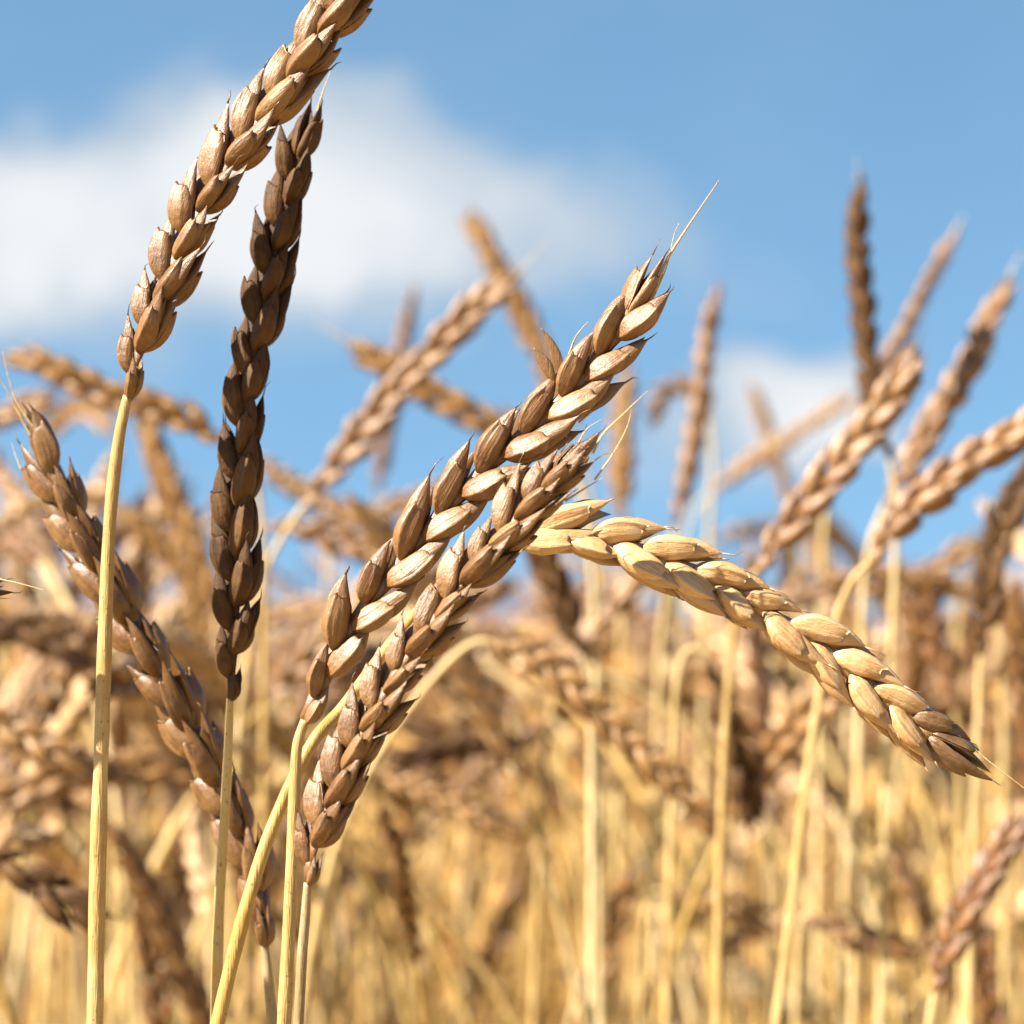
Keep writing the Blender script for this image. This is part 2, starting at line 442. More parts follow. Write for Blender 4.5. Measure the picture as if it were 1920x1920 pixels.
# ------------------------------------------------------------------ ears
def ear_frames(ear_pts, phi, pitch, scale, beta, rng, refn=None, taper=(.5, .82), phi_twist=0.0, n_rud=2):
    """list of (4x4 local->world matrix, side) for each spikelet, and the rachis line"""
    line, L = spline(ear_pts, 120)
    tan = np.gradient(line, axis=0); tan /= np.linalg.norm(tan, axis=1)[:, None]
    step = pitch / 2
    n = max(3, int(round((L - 0.012 * scale) / step)))
    out = []; rach = []
    for i in range(n + 1):
        s = i / n; s = (s + -.010 * math.sin(2 * math.pi * s)) * (L - 0.011 * scale) / L
        k = s * 119; k0 = int(k); fr = k - k0; k1 = min(k0 + 1, 119)
        p = line[k0] * (1 - fr) + line[k1] * fr; a = unit(tan[k0] * (1 - fr) + tan[k1] * fr)
        nn = unit(CAMP - p) if refn is None else refn
        pr = unit(np.cross(a, nn)); n2 = np.cross(pr, a)
        ph = phi + phi_twist * s
        Rr = math.cos(ph) * pr + math.sin(ph) * n2
        side = 1 if i % 2 == 0 else -1
        sc = scale * np.interp(i, [0, 1, 2, 3], [taper[0], taper[0] + .26, .92, 1]) * np.interp(s, [.6, 1], [1, taper[1]]) * rng.uniform(.91, 1.07) * (.84 if rng.uniform() < .1 else 1)
        if i == n:
            Z = a; Y = unit(np.cross(a, Rr)); X = np.cross(Y, Z)
        else:
            bt = R(beta) * rng.uniform(.78, 1.22) * np.interp(s, [0, .12, 1], [.55, 1, .85])
            Z = math.cos(bt) * a + math.sin(bt) * side * Rr
            T = np.cross(a, Rr)
            Z = unit(Z + T * rng.uniform(-.09, .09))
            Y = unit(side * Rr - Z * (Z @ (side * Rr))); X = np.cross(Y, Z)
        tw = R(rng.normal(0, 4.5)); X, Y = math.cos(tw) * X + math.sin(tw) * Y, -math.sin(tw) * X + math.cos(tw) * Y
        base = p + side * Rr * .0004 * scale - a * .0004
        M = np.eye(4); M[:3, 0] = X * sc; M[:3, 1] = Y * sc; M[:3, 2] = Z * sc; M[:3, 3] = base
        out.append(M); rach.append((p, a, side, Rr))
    return out, rach

def rachis_arrays(rach, scale, sides=8):
    b = MB()
    for (p, a, sd, Rr), (p2, a2, sd2, R2) in zip(rach[:-1], rach[1:]):
        q0 = p - sd * Rr * .0004 * scale; q1 = p2 + sd2 * R2 * .0001 * scale
        pts = [q0, q0 * .5 + q1 * .5, q1 * 1.0, q1 + a * .0003]
        v, f = tube(pts, np.array([.00075, .0010, .00145, .0009]) * scale, sides, (np.cross(a, Rr), .62))
        b.add(v, f, np.tile([.1, .6, .0], (len(v), 1)))
    return b

def empty(name, loc, label, cat, group=None):
    o = bpy.data.objects.new(name, None); C.objects.link(o); o.location = tuple(loc)
    o.empty_display_size = 0.02
    o['label'] = label; o['category'] = cat
    if group: o['group'] = group
    return o

def px_line(pts, k):
    """pts: (x, y) or (x, y, k) in photo pixels and multiples of D0"""
    return [P(q[0], q[1], D0 * (q[2] if len(q) > 2 else k)) for q in pts]

def to_ground(pts, rng, sway=.15):
    """continue a stem line down from its last point to the soil"""
    a = pts[-1]; d = unit(pts[-1] - pts[-2]) if len(pts) > 1 else np.array([0, 0, -1.])
    dx = np.clip(d[:2] / max(.25, -d[2]), -sway, sway) if d[2] < 0 else np.zeros(2)
    foot = np.array([a[0] + dx[0] * a[2] * .5 + rng.uniform(-.01, .01), a[1] + dx[1] * a[2] * .3 + rng.uniform(-.01, .01), 0.0])
    ctrl = a + unit(np.array([dx[0], dx[1], -1.0])) * a[2] * .45
    ts = [.006, .02, .05, .11, .22, .4, .6, .8, 1.0]
    return list(pts) + [(1 - t) ** 2 * a + 2 * t * (1 - t) * ctrl + t * t * foot for t in ts]

def stem_arrays(pts, r, sides, n=70, nodes=True):
    line, L = spline(pts, 1200)
    idx = np.unique(np.r_[np.linspace(0, 1199 * min(1, .24 / L), int(n * 1.6)), np.linspace(1199 * min(1, .24 / L), 1199, n // 4)].astype(int))
    line = line[idx]; s = idx / 1199 * L; n = len(idx)
    rad = r * np.interp(s, [0, .012, .05, .12, L], [.62, .80, .95, 1.0, 1.35])
    if nodes:
        s0 = .062 + .03 * ((len(pts) * 7 % 5) / 5)
        rad = rad * (1 + .10 / (1 + np.exp(-(s - s0) / .0012))) * (1 + .03 * np.sin(s * 170) + .02 * np.sin(s * 430 + 1))
        for q in (.19, .38, .58):
            rad = rad * (1 + .25 * np.exp(-((s - q) / .004) ** 2))
    return tube(line, rad, sides)

def hero(label, ear, stem, k, phi, pitch_px, scale, mat, stemmat, beta=19, r_px=12.5, awns=(), seed=0, taper=(.5, .82),
         group='sharp foreground ears', twist=0.0, hires=True, extras=(), sides=14, name='wheat_stalk', terminal=True, shadow_tips=0):
    rng = np.random.default_rng(seed)
    ear_w = px_line(ear, k); stem_w = px_line(stem, k)
    full = to_ground(stem_w, rng)
    foot = full[-1]; foot = np.array([foot[0], foot[1], 0.0])
    root = empty(name, foot, label, 'wheat', group)
    mpx = D0 * k * KPX
    v, f = stem_arrays(full, r_px * mpx, sides, 110)
    link('stem', make_mesh('stem', v - foot, f, mats=(stemmat,)), root)
    fr, rach = ear_frames(ear_w, R(phi), pitch_px * mpx, scale, beta, rng, None, taper, R(twist))
    b = rachis_arrays(rach, scale)
    v, f, a = b.arrays()
    e = link('ear', make_mesh('rachis', v - foot, f, a, mats=(mat,)), root)
    for i, M in enumerate(fr):
        if i == len(fr) - 1 and not terminal: continue
        m = Matrix(M.tolist()); m.translation -= Vector(foot)
        mt = HUSK_SHADOW if i >= len(fr) - shadow_tips else mat  # last spikelets take the husk colour with shadow painted in
        if hires: me = spikelet_mesh(int(rng.integers(NV)), mt, True)
        else: me = spikelet_mesh(int(rng.integers(4)), mat, False)
        link('spikelet', me, e, m)
    for aw in awns:
        line, L = spline(px_line(aw[0], k), 24)
        rr = aw[1] * mpx * np.linspace(1, .12, 24) ** .8
        v, f = tube(line, rr, 6)
        link('awn', make_mesh('awn', v - foot, f, None, mats=(STRAW,)), e)
    for ex in extras:       # loose split florets: (base px, tip px, width factor)
        p0, p1 = P(*ex[0], D0 * k), P(*ex[1], D0 * k)
        r2 = np.random.default_rng(seed + 77); L = np.linalg.norm(p1 - p0)
        v, f, a = lemma(r2, 1, 16, 12, L, .0024 * ex[2], .0007 * ex[2])
        Z = unit(p1 - p0); X = unit(CAMP - p0); X = unit(X - Z * (X @ Z)); Y = np.cross(Z, X)
        v = v @ np.stack([X, Y, Z]) + p0
        link('loose_husk', make_mesh('loose_husk', v - foot, f, a, mats=(mat,)), e)
    return root

#OBJECTS_START
# ------------------------------------------------------------------ setting
def sheet(name, size, z, mat, n=40):
    q = np.sinh(np.linspace(-4, 4, n)) / math.sinh(4) * size
    X, Y = np.meshgrid(q, q, indexing='ij')
    Z = z + .012 * np.sin(X * 3.1) * np.cos(Y * 2.3) * np.exp(-(X ** 2 + Y ** 2) / 900)
    v = np.stack([X, Y, Z], -1).reshape(-1, 3)
    o = link(name, make_mesh(name, v, [q[::-1] for q in grid_faces(n, n)], mats=(mat,)))
    o['kind'] = 'structure'; return o
sheet('ground', 1500, -0.015, GROUND)

# ------------------------------------------------------------------ sharp ears
SC = 1.0
# C: the long sharp ear in the middle
hero('sharp long tan ear leaning right across the centre, long straight awn at its tip',
     [(572, 1350), (598, 1295), (644, 1194), (718, 1098), (822, 970), (936, 856), (1050, 756), (1120, 672), (1172, 600), (1232, 482)],
     [(572, 1350), (558, 1395), (554, 1450), (548, 1600), (541, 1760), (532, 1930)],
     1.0, 9, 103, .94, HUSK, STRAW, beta=16.5, r_px=14, seed=3,
     awns=[([(1205, 590), (1228, 545), (1250, 488), (1290, 425), (1349, 337)], 4.0),
           ([(1224, 560), (1250, 500), (1264, 440), (1273, 418)], 1.8),
           ([(1066, 668), (1078, 635), (1092, 615), (1103, 603)], 2.4),
           ([(1085, 792), (1112, 770), (1145, 738)], 2.2)],
     extras=[((1056, 700), (1023, 612), .36), ((1038, 715), (1009, 648), .42), ((1048, 700), (1034, 636), .3)])
# D: the ear lying against it, in front
hero('sharp brown ear with rounded husks lying against the lower right side of the middle ear',
     [(577, 1655), (584, 1600), (606, 1534), (642, 1449), (688, 1357), (741, 1265), (802, 1177), (867, 1092), (936, 1008), (1001, 935), (1062, 871), (1120, 818)],
     [(577, 1655), (572, 1720), (566, 1800), (560, 1930)],
     .966, 50, 80, .80, HUSK_TAWNY, STRAW_G, beta=23, r_px=12, seed=11,
     awns=[([(1112, 850), (1130, 815), (1165, 780), (1215, 732)], 2.6), ([(1115, 900), (1150, 850), (1176, 800), (1184, 765)], 2.2),
           ([(1085, 830), (1100, 805), (1130, 785)], 1.8), ([(1060, 940), (1090, 920), (1130, 896)], 2.6)])
# F: drooping ear on the right
hero('sunlit pale ear arching down to the right edge, its tip dark in shadow',
     [(885, 1040), (985, 1000), (1060, 1000), (1150, 1018), (1260, 1055), (1370, 1108), (1470, 1168), (1570, 1240), (1660, 1312), (1745, 1375), (1850, 1432)],
     [(885, 1040, 1.0), (870, 1062, 1.012), (858, 1090, 1.025), (790, 1140, 1.04), (715, 1230, 1.045), (645, 1325, 1.045), (596, 1378, 1.035), (556, 1448, 1.03), (523, 1520, 1.028), (494, 1596, 1.025), (464, 1692, 1.022), (434, 1808, 1.02), (405, 1935, 1.018)],
     1.0, 14, 99, .95, HUSK_GOLD, STRAW_Y, beta=17, r_px=13, seed=21, shadow_tips=2,
     awns=[([(1760, 1350), (1810, 1390), (1860, 1432), (1930, 1485)], 2.6), ([(1730, 1390), (1745, 1412), (1762, 1432)], 1.8)])
# A: tall ear leaning right at the left, cut by the top edge
hero('tall brown ear on a thick pale straw at the left, cut by the top edge',
     [(240, 742), (250, 690), (272, 620), (308, 530), (352, 432), (405, 340), (465, 250), (530, 158), (600, 62), (668, -30), (735, -125), (800, -215)],
     [(240, 742), (232, 775), (222, 830), (210, 930), (202, 1050), (195, 1250), (187, 1500), (182, 1700), (178, 1930)],
     1.025, 50, 96, .94, HUSK_TAWNY, STRAW, beta=17, r_px=14.5, seed=31,
     extras=[((238, 758), (258, 708), .36)])
# B: dark ear beside it
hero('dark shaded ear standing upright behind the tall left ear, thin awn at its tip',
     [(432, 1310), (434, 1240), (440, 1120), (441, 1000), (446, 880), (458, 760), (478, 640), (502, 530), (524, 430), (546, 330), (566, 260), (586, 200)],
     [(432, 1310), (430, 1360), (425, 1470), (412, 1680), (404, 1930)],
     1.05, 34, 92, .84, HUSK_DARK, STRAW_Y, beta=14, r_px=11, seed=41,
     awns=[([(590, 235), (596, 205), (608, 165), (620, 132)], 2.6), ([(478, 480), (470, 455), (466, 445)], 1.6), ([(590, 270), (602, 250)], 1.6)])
# E: softly blurred brown ear at lower left
hero('soft red-brown ear leaning left with awns at its tip, crossing behind the pale straw',
     [(496, 1770), (488, 1700), (470, 1630), (436, 1530), (388, 1430), (332, 1325), (272, 1222), (214, 1120), (160, 1020), (112, 920), (78, 840), (48, 775)],
     [(496, 1770), (502, 1830), (512, 1935)],
     1.085, 68, 110, 1.06, HUSK_BROWN, STRAW_G, beta=19, r_px=13, seed=51,
     awns=[([(60, 820), (35, 775), (15, 735), (-8, 700)], 2.8), ([(70, 810), (38, 765), (18, 715), (5, 660)], 2.4),
           ([(40, 880), (28, 850), (22, 830)], 2.2), ([(95, 840), (80, 800), (66, 780)], 2.2)])
# tip of another ear reaching in from the left edge
hero('dark ear tip with a fine awn poking in at the left edge',
     [(-420, 1190), (-330, 1150), (-220, 1118), (-100, 1100), (8, 1100)],
     [(-420, 1190), (-450, 1300), (-460, 1500), (-465, 1930)],
     1.0, 10, 105, .8, HUSK_DARK, STRAW, seed=61, awns=[([(-20, 1082), (40, 1095), (84, 1107)], 2.4), ([(-20, 1122), (22, 1122)], 1.8)])

# ------------------------------------------------------------------ softly blurred ears behind
MIDG = 'blurred ears standing out behind the sharp ones'
def mid(label, ear, stem, k, phi=20, pitch=None, scale=1.0, mat=HUSK_AMBER, stemmat=STRAW, seed=0, awns=(), r=1.2, detail=True):
    """one traced background stalk; ear drawn from base to tip"""
    if detail:
        return hero(label, ear, stem, k, phi, (pitch or 102) / k * scale * .97, scale * .97, mat, stemmat, beta=17, r_px=r / (D0 * k * KPX * 1000), awns=awns,
                    seed=seed, group=MIDG, hires=False, sides=8)
G = mid
G('blurred golden ear slanting up right, between the dark upright ear and the sharp middle ear',
  [(572, 945), (640, 862), (720, 762), (800, 672), (880, 592), (975, 508)], [(572, 945), (530, 1005), (495, 1080), (470, 1200), (445, 1420), (430, 1930)], 1.75, 25, scale=.98, mat=HUSK, seed=101,
  awns=[([(960, 520), (1000, 480), (1030, 440)], 1.5)])
G('blurred pale ear hanging to the upper left, crossing the golden slanting ear',
  [(1030, 850), (960, 812), (880, 775), (800, 728), (730, 688), (655, 645)], [(1030, 850), (1075, 890), (1100, 980), (1115, 1150), (1120, 1500), (1125, 1930)], 1.9, 10, scale=1.0, mat=HUSK_PALE, seed=102,
  awns=[([(665, 650), (620, 620), (580, 598)], 2.2)])
G('very blurred pale yellow ear leaning left, its tip highest in the centre of the sky',
  [(1075, 800), (1030, 700), (985, 600), (930, 500), (872, 388)], [(1075, 800), (1100, 900), (1120, 1100), (1130, 1500), (1130, 1930)], 2.5, 35, scale=1.15, mat=HUSK_PALE, seed=103)
G('thin blurred brown ear standing upright behind the golden slanting ear',
  [(708, 920), (722, 830), (738, 730), (755, 640), (775, 535)], [(708, 920), (700, 1000), (690, 1200), (685, 1930)], 2.6, 70, scale=.95, mat=HUSK_ROSE, seed=104)
G('blurred ear standing upright right of centre, narrow and brown on its shaded side',
  [(1265, 985), (1290, 880), (1308, 770), (1324, 650), (1342, 535)], [(1265, 985), (1250, 1100), (1235, 1300), (1225, 1930)], 2.1, 75, scale=.92, mat=HUSK, seed=105)
G('small blurred ear curled over like a hook, left of the narrow upright ear',
  [(1330, 790), (1318, 748), (1285, 728), (1250, 738), (1232, 775), (1236, 800)], [(1330, 790), (1336, 860), (1330, 1000), (1320, 1300), (1310, 1930)], 2.3, 20, scale=.75, seed=106, pitch=80)
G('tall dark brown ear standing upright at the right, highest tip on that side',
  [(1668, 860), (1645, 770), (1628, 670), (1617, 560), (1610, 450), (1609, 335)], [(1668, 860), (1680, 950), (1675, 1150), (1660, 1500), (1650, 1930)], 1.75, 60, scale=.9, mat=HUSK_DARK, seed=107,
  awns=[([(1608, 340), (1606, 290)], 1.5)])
G('thin straight ear slanting up right, just right of the tall dark brown one',
  [(1600, 800), (1650, 700), (1700, 610), (1745, 520), (1792, 428)], [(1600, 800), (1560, 900), (1540, 1100), (1530, 1930)], 2.1, 80, scale=.85, mat=HUSK, seed=108, awns=[([(1785, 440), (1808, 400)], 2)])
G('broad tan ear with plump husks slanting up right in front of the tall dark one',
  [(1418, 1070), (1480, 985), (1550, 900), (1620, 815), (1675, 735), (1712, 645)], [(1418, 1070), (1385, 1130), (1365, 1300), (1350, 1600), (1345, 1930)], 1.55, 28, scale=1.02, mat=HUSK, seed=109)
G('knobbly golden ear slanting up near the right edge, above the wide diagonal one',
  [(1660, 945), (1705, 870), (1752, 790), (1802, 700), (1850, 608), (1897, 508)], [(1660, 945), (1630, 1030), (1615, 1200), (1600, 1930)], 1.8, 40, scale=.92, mat=HUSK, seed=110, awns=[([(1890, 520), (1915, 470)], 2)])
G('wide ear with dark gaps running diagonally to the right edge',
  [(1632, 1055), (1680, 985), (1750, 915), (1830, 862), (1915, 808), (2000, 750)], [(1632, 1055), (1600, 1085), (1572, 1150), (1545, 1260), (1510, 1480), (1485, 1700), (1455, 1930)], 1.5, 38, scale=1.02, mat=HUSK, seed=111)
G('dark ear at the right edge bending upward, half cut by the frame',
  [(1838, 1230), (1850, 1140), (1862, 1060), (1890, 970), (1935, 890), (1990, 820)], [(1838, 1230), (1835, 1330), (1825, 1550), (1815, 1930)], 1.65, 30, scale=.95, mat=HUSK_DARK, seed=112)
G('faint ear slanting low to the right in front of the small white cloud',
  [(1330, 925), (1400, 872), (1480, 822), (1545, 778), (1600, 738)], [(1330, 925), (1290, 980), (1270, 1150), (1260, 1930)], 2.9, 50, scale=.9, mat=HUSK_PALE, seed=113)
G('faint thin ear leaning left in front of the small white cloud',
  [(1490, 985), (1468, 900), (1440, 810), (1408, 720)], [(1490, 985), (1500, 1100), (1505, 1400), (1505, 1930)], 3.0, 60, scale=.85, mat=HUSK_PALE, seed=114)
G('blurred pale ear upright behind the tip of the second sharp ear',
  [(1165, 980), (1165, 900), (1168, 800), (1176, 690)], [(1165, 980), (1166, 1100), (1160, 1500), (1155, 1930)], 2.3, 40, scale=1.0, mat=HUSK_PALE, seed=115)
G('blurred ear lying almost level at the right, under the wide diagonal one',
  [(1835, 1120), (1760, 1098), (1670, 1092), (1580, 1098), (1490, 1125)], [(1835, 1120), (1865, 1150), (1880, 1300), (1885, 1930)], 2.0, 15, scale=.98, seed=116)
G('short blurred ear slanting up above the level one at the right',
  [(1640, 1110), (1700, 1088), (1770, 1055), (1840, 1008)], [(1640, 1110), (1600, 1160), (1590, 1400), (1580, 1930)], 2.3, 25, scale=.9, seed=117)
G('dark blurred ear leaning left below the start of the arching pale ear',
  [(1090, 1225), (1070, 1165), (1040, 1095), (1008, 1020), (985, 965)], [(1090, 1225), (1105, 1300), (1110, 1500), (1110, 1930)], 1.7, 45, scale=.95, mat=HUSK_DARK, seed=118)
G('golden blurred ear slanting up right below the arching pale ear',
  [(1060, 1265), (1110, 1185), (1175, 1110), (1245, 1030)], [(1060, 1265), (1035, 1330), (1020, 1450), (1012, 1600), (1000, 1930)], 1.9, 60, scale=.88, seed=119)
G('blurred ear with bright bead-like husks hanging down right, through the middle of the field',
  [(930, 1205), (1010, 1240), (1085, 1300), (1155, 1365), (1225, 1430), (1290, 1495), (1345, 1570)], [(930, 1205), (892, 1204), (850, 1232), (785, 1305), (708, 1418), (640, 1560), (592, 1740), (562, 1935)], 1.6, 20, scale=.86, mat=HUSK_PALE, seed=120, r=1.2)
G('blurred pale ear hanging right, just right of the base of the second sharp ear',
  [(690, 1440), (760, 1470), (840, 1505), (920, 1540), (990, 1570)], [(690, 1440), (655, 1440), (640, 1500), (625, 1700), (620, 1930)], 1.9, 20, scale=.88, mat=HUSK_PALE, seed=121)
G('dim brown blurred ear lying level above the pale hanging one',
  [(1010, 1385), (940, 1392), (860, 1405), (790, 1418), (720, 1438)], [(1010, 1385), (1045, 1395), (1060, 1480), (1085, 1650), (1122, 1930)], 2.0, 20, scale=.88, mat=HUSK_DARK, seed=122)
G('blurred knobbly ear running level from the left edge towards the dark upright ear',
  [(430, 835), (370, 798), (300, 768), (220, 742), (140, 708), (70, 678), (0, 678)], [(430, 835), (470, 875), (490, 980), (495, 1300), (495, 1930)], 1.75, 20, scale=.9, mat=HUSK_PALE, seed=123)
G('short blurred ear slanting up at the left edge under the level knobbly one',
  [(-90, 815), (-30, 792), (40, 765), (105, 732)], [(-90, 815), (-120, 860), (-130, 1100), (-130, 1930)], 2.0, 30, scale=.9, seed=124)
G('blurred pale ear leaning left between the pale straw and the dark upright ear',
  [(405, 1160), (378, 1070), (338, 970), (296, 870), (258, 775)], [(405, 1160), (412, 1250), (420, 1500), (420, 1930)], 2.1, 25, scale=1.1, mat=HUSK_PALE, seed=125)
G('blurred ear sloping down right behind the pale straw, left of the dark ear',
  [(395, 1230), (370, 1120), (320, 1040), (260, 985), (195, 940)], [(395, 1230), (400, 1400), (400, 1930)], 2.2, 15, scale=1.0, mat=HUSK_PALE, seed=126)
G('dark blurred ear entering at the left edge below the fine awn',
  [(-80, 1165), (-20, 1168), (50, 1182), (115, 1210), (175, 1255)], [(-80, 1165), (-110, 1200), (-120, 1400), (-120, 1930)], 1.8, 30, scale=1.0, mat=HUSK_DARK, seed=127)
G('bright blurred ear hanging right from the left edge below the red-brown ear tip',
  [(-120, 1320), (-50, 1330), (20, 1365), (95, 1405), (170, 1445)], [(-120, 1320), (-160, 1350), (-170, 1500), (-170, 1930)], 1.6, 20, scale=1.0, mat=HUSK_PALE, seed=128)
G('very dark drooping ear in the lower left corner, beside the thick pale straw',
  [(-60, 1600), (20, 1622), (90, 1668), (150, 1708), (205, 1745)], [(-60, 1600), (-90, 1640), (-100, 1930)], 1.4, 30, scale=.95, mat=HUSK_DARK, seed=129)
G('brown blurred ear slanting up to the right edge, low in the bottom right corner',
  [(1752, 1860), (1775, 1790), (1815, 1705), (1865, 1615), (1925, 1525)], [(1752, 1860), (1745, 1900), (1740, 1935)], 1.5, 35, scale=.92, mat=HUSK_ROSE, seed=130)
G('pale blurred ear lying low to the right of the field centre near the bottom',
  [(1250, 1670), (1310, 1685), (1375, 1705), (1450, 1745)], [(1250, 1670), (1220, 1680), (1205, 1760), (1200, 1930)], 1.9, 20, scale=.95, mat=HUSK_PALE, seed=131)
G('tan blurred ear lying level at the lower right between pale stems',
  [(1520, 1720), (1580, 1745), (1650, 1765), (1720, 1790)], [(1520, 1720), (1500, 1735), (1490, 1930)], 1.8, 20, scale=.9, mat=HUSK, seed=132)
G('red-brown blurred ear leaning left just above the tip of the arching pale ear',
  [(1790, 1330), (1770, 1250), (1735, 1180), (1690, 1120)], [(1790, 1330), (1800, 1450), (1805, 1930)], 1.9, 40, scale=1.0, mat=HUSK_ROSE, seed=133)
G('dark blurred ear hanging down left of the long pale stem right of centre',
  [(1330, 1240), (1355, 1310), (1380, 1390), (1400, 1480), (1412, 1560)], [(1330, 1240), (1300, 1215), (1275, 1250), (1262, 1400), (1250, 1930)], 1.7, 30, scale=1.05, mat=HUSK_DARK, seed=134)
G('brown blurred ear arching level behind the middle ear, above the small blue gap',
  [(500, 985), (560, 990), (630, 1012), (700, 1035), (770, 1050)], [(500, 985), (470, 1010), (460, 1200), (455, 1930)], 2.0, 20, scale=1.0, mat=HUSK, seed=135)
G('pale blurred ear sloping right just right of the dark upright ear',
  [(470, 850), (530, 895), (600, 940), (680, 975), (750, 985)], [(470, 850), (440, 870), (430, 1000), (425, 1930)], 2.4, 20, scale=1.0, mat=HUSK_PALE, seed=136)
G('blurred ear slanting right behind the middle ear just below its sky gap',
  [(660, 985), (730, 955), (800, 930), (880, 895)], [(660, 985), (620, 1020), (605, 1300), (600, 1930)], 2.4, 20, scale=1.0, mat=HUSK, seed=137)

# ------------------------------------------------------------------ random stalks of the field
random.seed(7)
RNG = np.random.default_rng(77)
STEM_MATS = [STRAW_Y, STRAW, STRAW_Y, STRAW_G]
def wild_line(rng, h, lean, droop, ear_len):
    """stem + ear centre line standing on the origin, leaning towards +x; droop = final angle of the tip from up"""
    pts = [np.zeros(3)]; ang = lean * .3; n = 24; p = np.zeros(3)
    total = h + ear_len
    for i in range(1, n + 1):
        s = i / n
        ang = lean * .3 + (lean * .7) * s + (droop - lean) * max(0, (s - .72) / .28) ** 1.6
        p = p + total / n * np.array([math.sin(ang), .02 * math.sin(s * 6), math.cos(ang)])
        pts.append(p)
    pts = np.array(pts); line, L = spline(pts, 80)
    cut = int(80 * (1 - ear_len / total))
    return line[:cut + 1], line[cut:]

protos = []
specs = [(.88, .12, .5), (.90, .10, .8), (.93, .08, 1.1), (.93, .15, 1.6), (.87, .22, .7), (.95, .12, 2.0), (.92, .20, 1.3), (.89, .10, .9), (.92, .05, .5), (.94, .18, 1.9), (.95, .1, 1.5), (.89, .02, .2)]
def build_wild(i, h, lean, droop):
    rng = np.random.default_rng(900 + i)
    st, er = wild_line(rng, h, lean, droop, rng.uniform(.085, .115))
    mat = [HUSK_AMBER, HUSK_GOLD, HUSK_AMBER, HUSK_PALE, HUSK_GOLD, HUSK_ROSE][i % 6]
    v, f = stem_arrays(st[::-1], .00135, 6, 26, False)
    stem_me = make_mesh('stem', v, f, mats=(STEM_MATS[i % 4],))
    ref = unit(rng.normal(size=3))
    fr, rach = ear_frames(er, rng.uniform(0, 3), .0095, .95, 17, rng, ref)
    b = rachis_arrays(rach, .95, 5)
    for M in fr:
        v, f, a = SP_LO[int(rng.integers(4))]
        b.add(v @ M[:3, :3].T + M[:3, 3], f, a)
    v, f, a = b.arrays()
    ear_me = make_mesh('ear', v, f, a, mats=(mat,))
    # a withered leaf hanging from the upper stem
    leaf_me = None
    if i % 4 != 3:
        k = int(len(st) * rng.uniform(.62, .8)); p = st[k]; d = rng.uniform(-1, 1, 2); d /= np.linalg.norm(d)
        L = rng.uniform(.10, .20); w = .0045; vs = []
        for q in range(12):
            s = q / 11; c = p + np.array([d[0], d[1], 0]) * L * (s - .35 * s * s) + np.array([0, 0, L * (.35 * s - 1.15 * s * s)])
            sd = np.array([-d[1], d[0], 0]) * math.cos(s * 3) + np.array([0, 0, 1]) * math.sin(s * 3)
            ww = w * math.sin(math.pi * (.12 + .86 * s)); nrm = np.cross(sd, [d[0], d[1], -.5]); nrm = unit(nrm) * .00025
            vs += [c - sd * ww, c + nrm * 3, c + sd * ww, c - nrm]
        leaf_me = make_mesh('leaf', np.array(vs), grid_faces(12, 4, 0, True), mats=(STRAW_G,))
    return stem_me, ear_me, leaf_me, er
protos = [build_wild(i, *s) for i, s in enumerate(specs)]

SKYLINE_X = [-200, 0, 200, 330, 420, 520, 600, 690, 740, 950, 1100, 1250, 1380, 1500, 1640, 1800, 1920, 2100]
SKYLINE_Y = [800, 830, 860, 940, 1010, 1180, 1175, 1120, 950, 950, 1060, 1020, 1040, 1060, 1050, 1070, 1000, 980]
WILDG = 'out-of-focus stalks filling the field behind'
sides_words = [(-9e9, 640, 'left'), (640, 1280, 'centre'), (1280, 9e9, 'right')]
LOOK = ['pale', 'bent', 'leaning', 'nodding', 'upright', 'dark drooping', 'brown arching', 'tan slanting', 'straight', 'deeply drooping', 'golden nodding', 'slim upright']
def place_wild(i, x, y, rz, s, first):
    sm, em, lm, er = protos[i]
    px, py, d = proj((np.array([x, y, 0]) + er.mean(0)))
    side = [w for a, b, w in sides_words if a <= px < b][0]
    far = 'nearer' if d < 1.25 else 'farther'
    root = empty('wheat_stalk', (x, y, -.01), f'{LOOK[i]} out-of-focus stalk among the {far} ones in the field, {side} part', 'wheat', WILDG)
    root.rotation_euler = (0, 0, rz); root.scale = (s, s, s)
    link('stem', sm, root); link('ear', em, root)
    if lm is not None: link('leaf', lm, root)

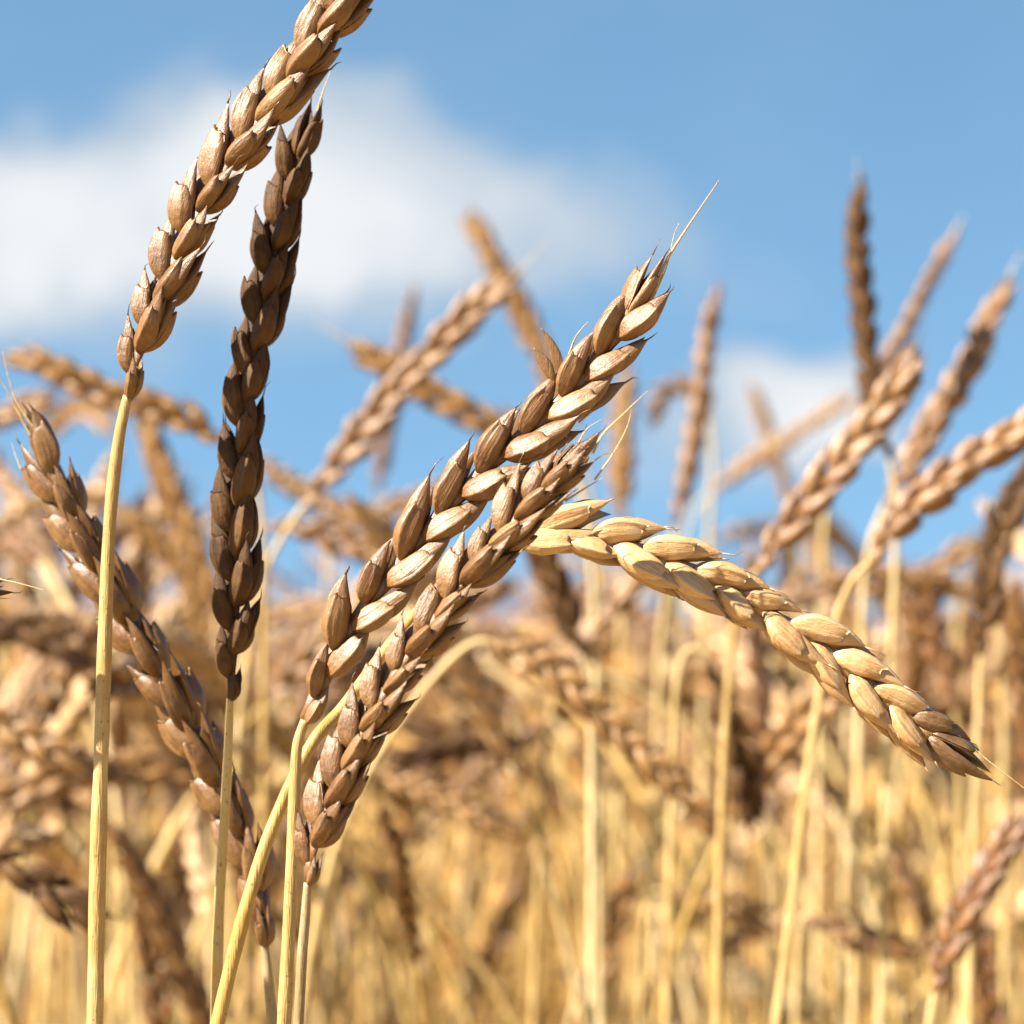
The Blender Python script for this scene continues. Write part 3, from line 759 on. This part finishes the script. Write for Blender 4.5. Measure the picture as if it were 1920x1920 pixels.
n_ind = 0; tries = 0
cands = []
while len(cands) < 255 and tries < 40000:
    tries += 1
    d = RNG.uniform(.80, 1.65)
    if RNG.uniform() > (d / 1.65) ** .6: continue
    x = RNG.uniform(-1, 1) * (.2 * d + .12); i = int(RNG.integers(len(specs)))
    rz = RNG.uniform(0, 2 * math.pi)
    # crop height varies from stalk to stalk, most reach about eye level of the low camera
    want = 1290 - RNG.normal(170, 240); zt = CAM_H + (1290 - want) * KPX * d
    s = float(np.clip(zt / protos[i][3][:, 2].max(), .86, 1.3))
    er = protos[i][3] * s
    c, sn = math.cos(rz), math.sin(rz)
    w = np.stack([er[:, 0] * c - er[:, 1] * sn + x, er[:, 0] * sn + er[:, 1] * c + d, er[:, 2]], 1)
    if w[:, 1].min() < .64: continue
    pr = np.array([proj(q)[:2] for q in w[::6]])
    if pr[:, 0].max() < -60 or pr[:, 0].min() > 1980: continue
    loose = RNG.uniform() < .5 and not (430 < pr[:, 0].mean() < 740)
    lim = np.interp(pr[:, 0], SKYLINE_X, SKYLINE_Y) + (RNG.uniform(-190, -20) if loose else RNG.uniform(-30, 90))
    if (pr[:, 1] < lim).any(): continue
    if (pr[:, 1] > 2000).all(): continue
    mx, my = pr.mean(0)
    if d < 1.05 and ((880 < mx < 1420 and 1150 < my < 1600) or (660 < mx < 1020 and 1400 < my < 1600)): continue
    cands.append((i, x, d, rz, s))
for n, (i, x, d, rz, s) in enumerate(cands): place_wild(i, x, d, rz, s, n < len(specs))

# ------------------------------------------------------------------ the rest of the crop, one mass
def template(i, rng):
    h, lean, droop = specs[i % len(specs)]
    st, er = wild_line(rng, h, lean, droop, rng.uniform(.085, .11))
    V = []; F = []; T = []; n = 0
    straw = np.array([.95, .71, .35]); 
    line, L = spline(st, 7); v, f = tube(line, [.0019] * 6 + [.0012], 4)
    V.append(v); F += [q for q in f if len(q) == 4 and len(set(q)) == 4]; T.append(np.tile(straw, (len(v), 1))); n += len(v)
    fr, _ = ear_frames(er, rng.uniform(0, 3), .0125, 1.0, 16, rng, unit(rng.normal(size=3)))
    husk = [np.array([.74, .42, .15]), np.array([.92, .62, .27]), np.array([.40, .20, .07]), np.array([.62, .33, .11])][i % 4]
    for M in fr:
        r = np.array([[0, 0, 0], [.0026, 0, .005], [0, .0028, .0055], [-.0026, 0, .005], [0, -.0024, .005], [0, .0003, .0155]])
        v = r @ M[:3, :3].T + M[:3, 3]
        V.append(v); F += [(n, n + 1, n + 2, n + 2), (n, n + 2, n + 3, n + 3), (n, n + 3, n + 4, n + 4), (n, n + 4, n + 1, n + 1),
                           (n + 5, n + 2, n + 1, n + 1), (n + 5, n + 3, n + 2, n + 2), (n + 5, n + 4, n + 3, n + 3), (n + 5, n + 1, n + 4, n + 4)]
        T.append(np.tile(husk, (6, 1))); n += 6
    tri = []
    for q in F:
        tri.append((q[0], q[1], q[2]))
        if q[3] != q[2]: tri.append((q[0], q[2], q[3]))
    return np.concatenate(V), np.array(tri), np.concatenate(T)
temps = [template(i, np.random.default_rng(500 + i)) for i in range(14)]
VV, FF, TT, off, cnt = [], [], [], 0, 0
FR = np.random.default_rng(5)
NST = 6500
while cnt < NST:
    d = 1.5 * (26 / 1.5) ** RNG.uniform(0, 1)
    x = RNG.uniform(-1, 1) * (.2 * d * 1.3 + .35)
    i = int(RNG.integers(len(temps))); rz = RNG.uniform(0, 2 * math.pi); s = RNG.uniform(.88, 1.15)
    v, f, t = temps[i]
    if d < 3.2:
        top = v[:, 2].max() * s; px, py, _ = proj((x, d, top))
        if py < np.interp(px, SKYLINE_X, SKYLINE_Y) + FR.uniform(-40, 120): continue
    c, sn = math.cos(rz), math.sin(rz)
    w = np.stack([(v[:, 0] * c - v[:, 1] * sn) * s + x, (v[:, 0] * sn + v[:, 1] * c) * s + d, v[:, 2] * s - .01], 1)
    VV.append(w); FF.append(f + off); TT.append(np.clip(t * RNG.uniform(.8, 1.15), 0, 1.1)); off += len(v); cnt += 1
VV = np.concatenate(VV); FF = np.concatenate(FF); TT = np.concatenate(TT)
me = bpy.data.meshes.new('wheat_crop')
me.vertices.add(len(VV)); me.vertices.foreach_set('co', VV.astype(np.float32).ravel())
me.loops.add(len(FF) * 3); me.loops.foreach_set('vertex_index', FF.astype(np.int32).ravel())
me.polygons.add(len(FF)); me.polygons.foreach_set('loop_start', np.arange(0, len(FF) * 3, 3, dtype=np.int32))
me.update(calc_edges=True); me.validate()
ca = me.color_attributes.new('tint', 'FLOAT_COLOR', 'POINT')
ca.data.foreach_set('color', np.concatenate([TT, np.ones((len(TT), 1))], 1).astype(np.float32).ravel())
me.materials.append(FIELD)
crop = link('wheat_crop', me)
crop['kind'] = 'stuff'; crop['label'] = 'dense blurred mass of ripe stalks filling the field to the horizon'; crop['category'] = 'wheat field'
print('stalks', len(cands), 'crop verts', len(VV), 'tries', tries)
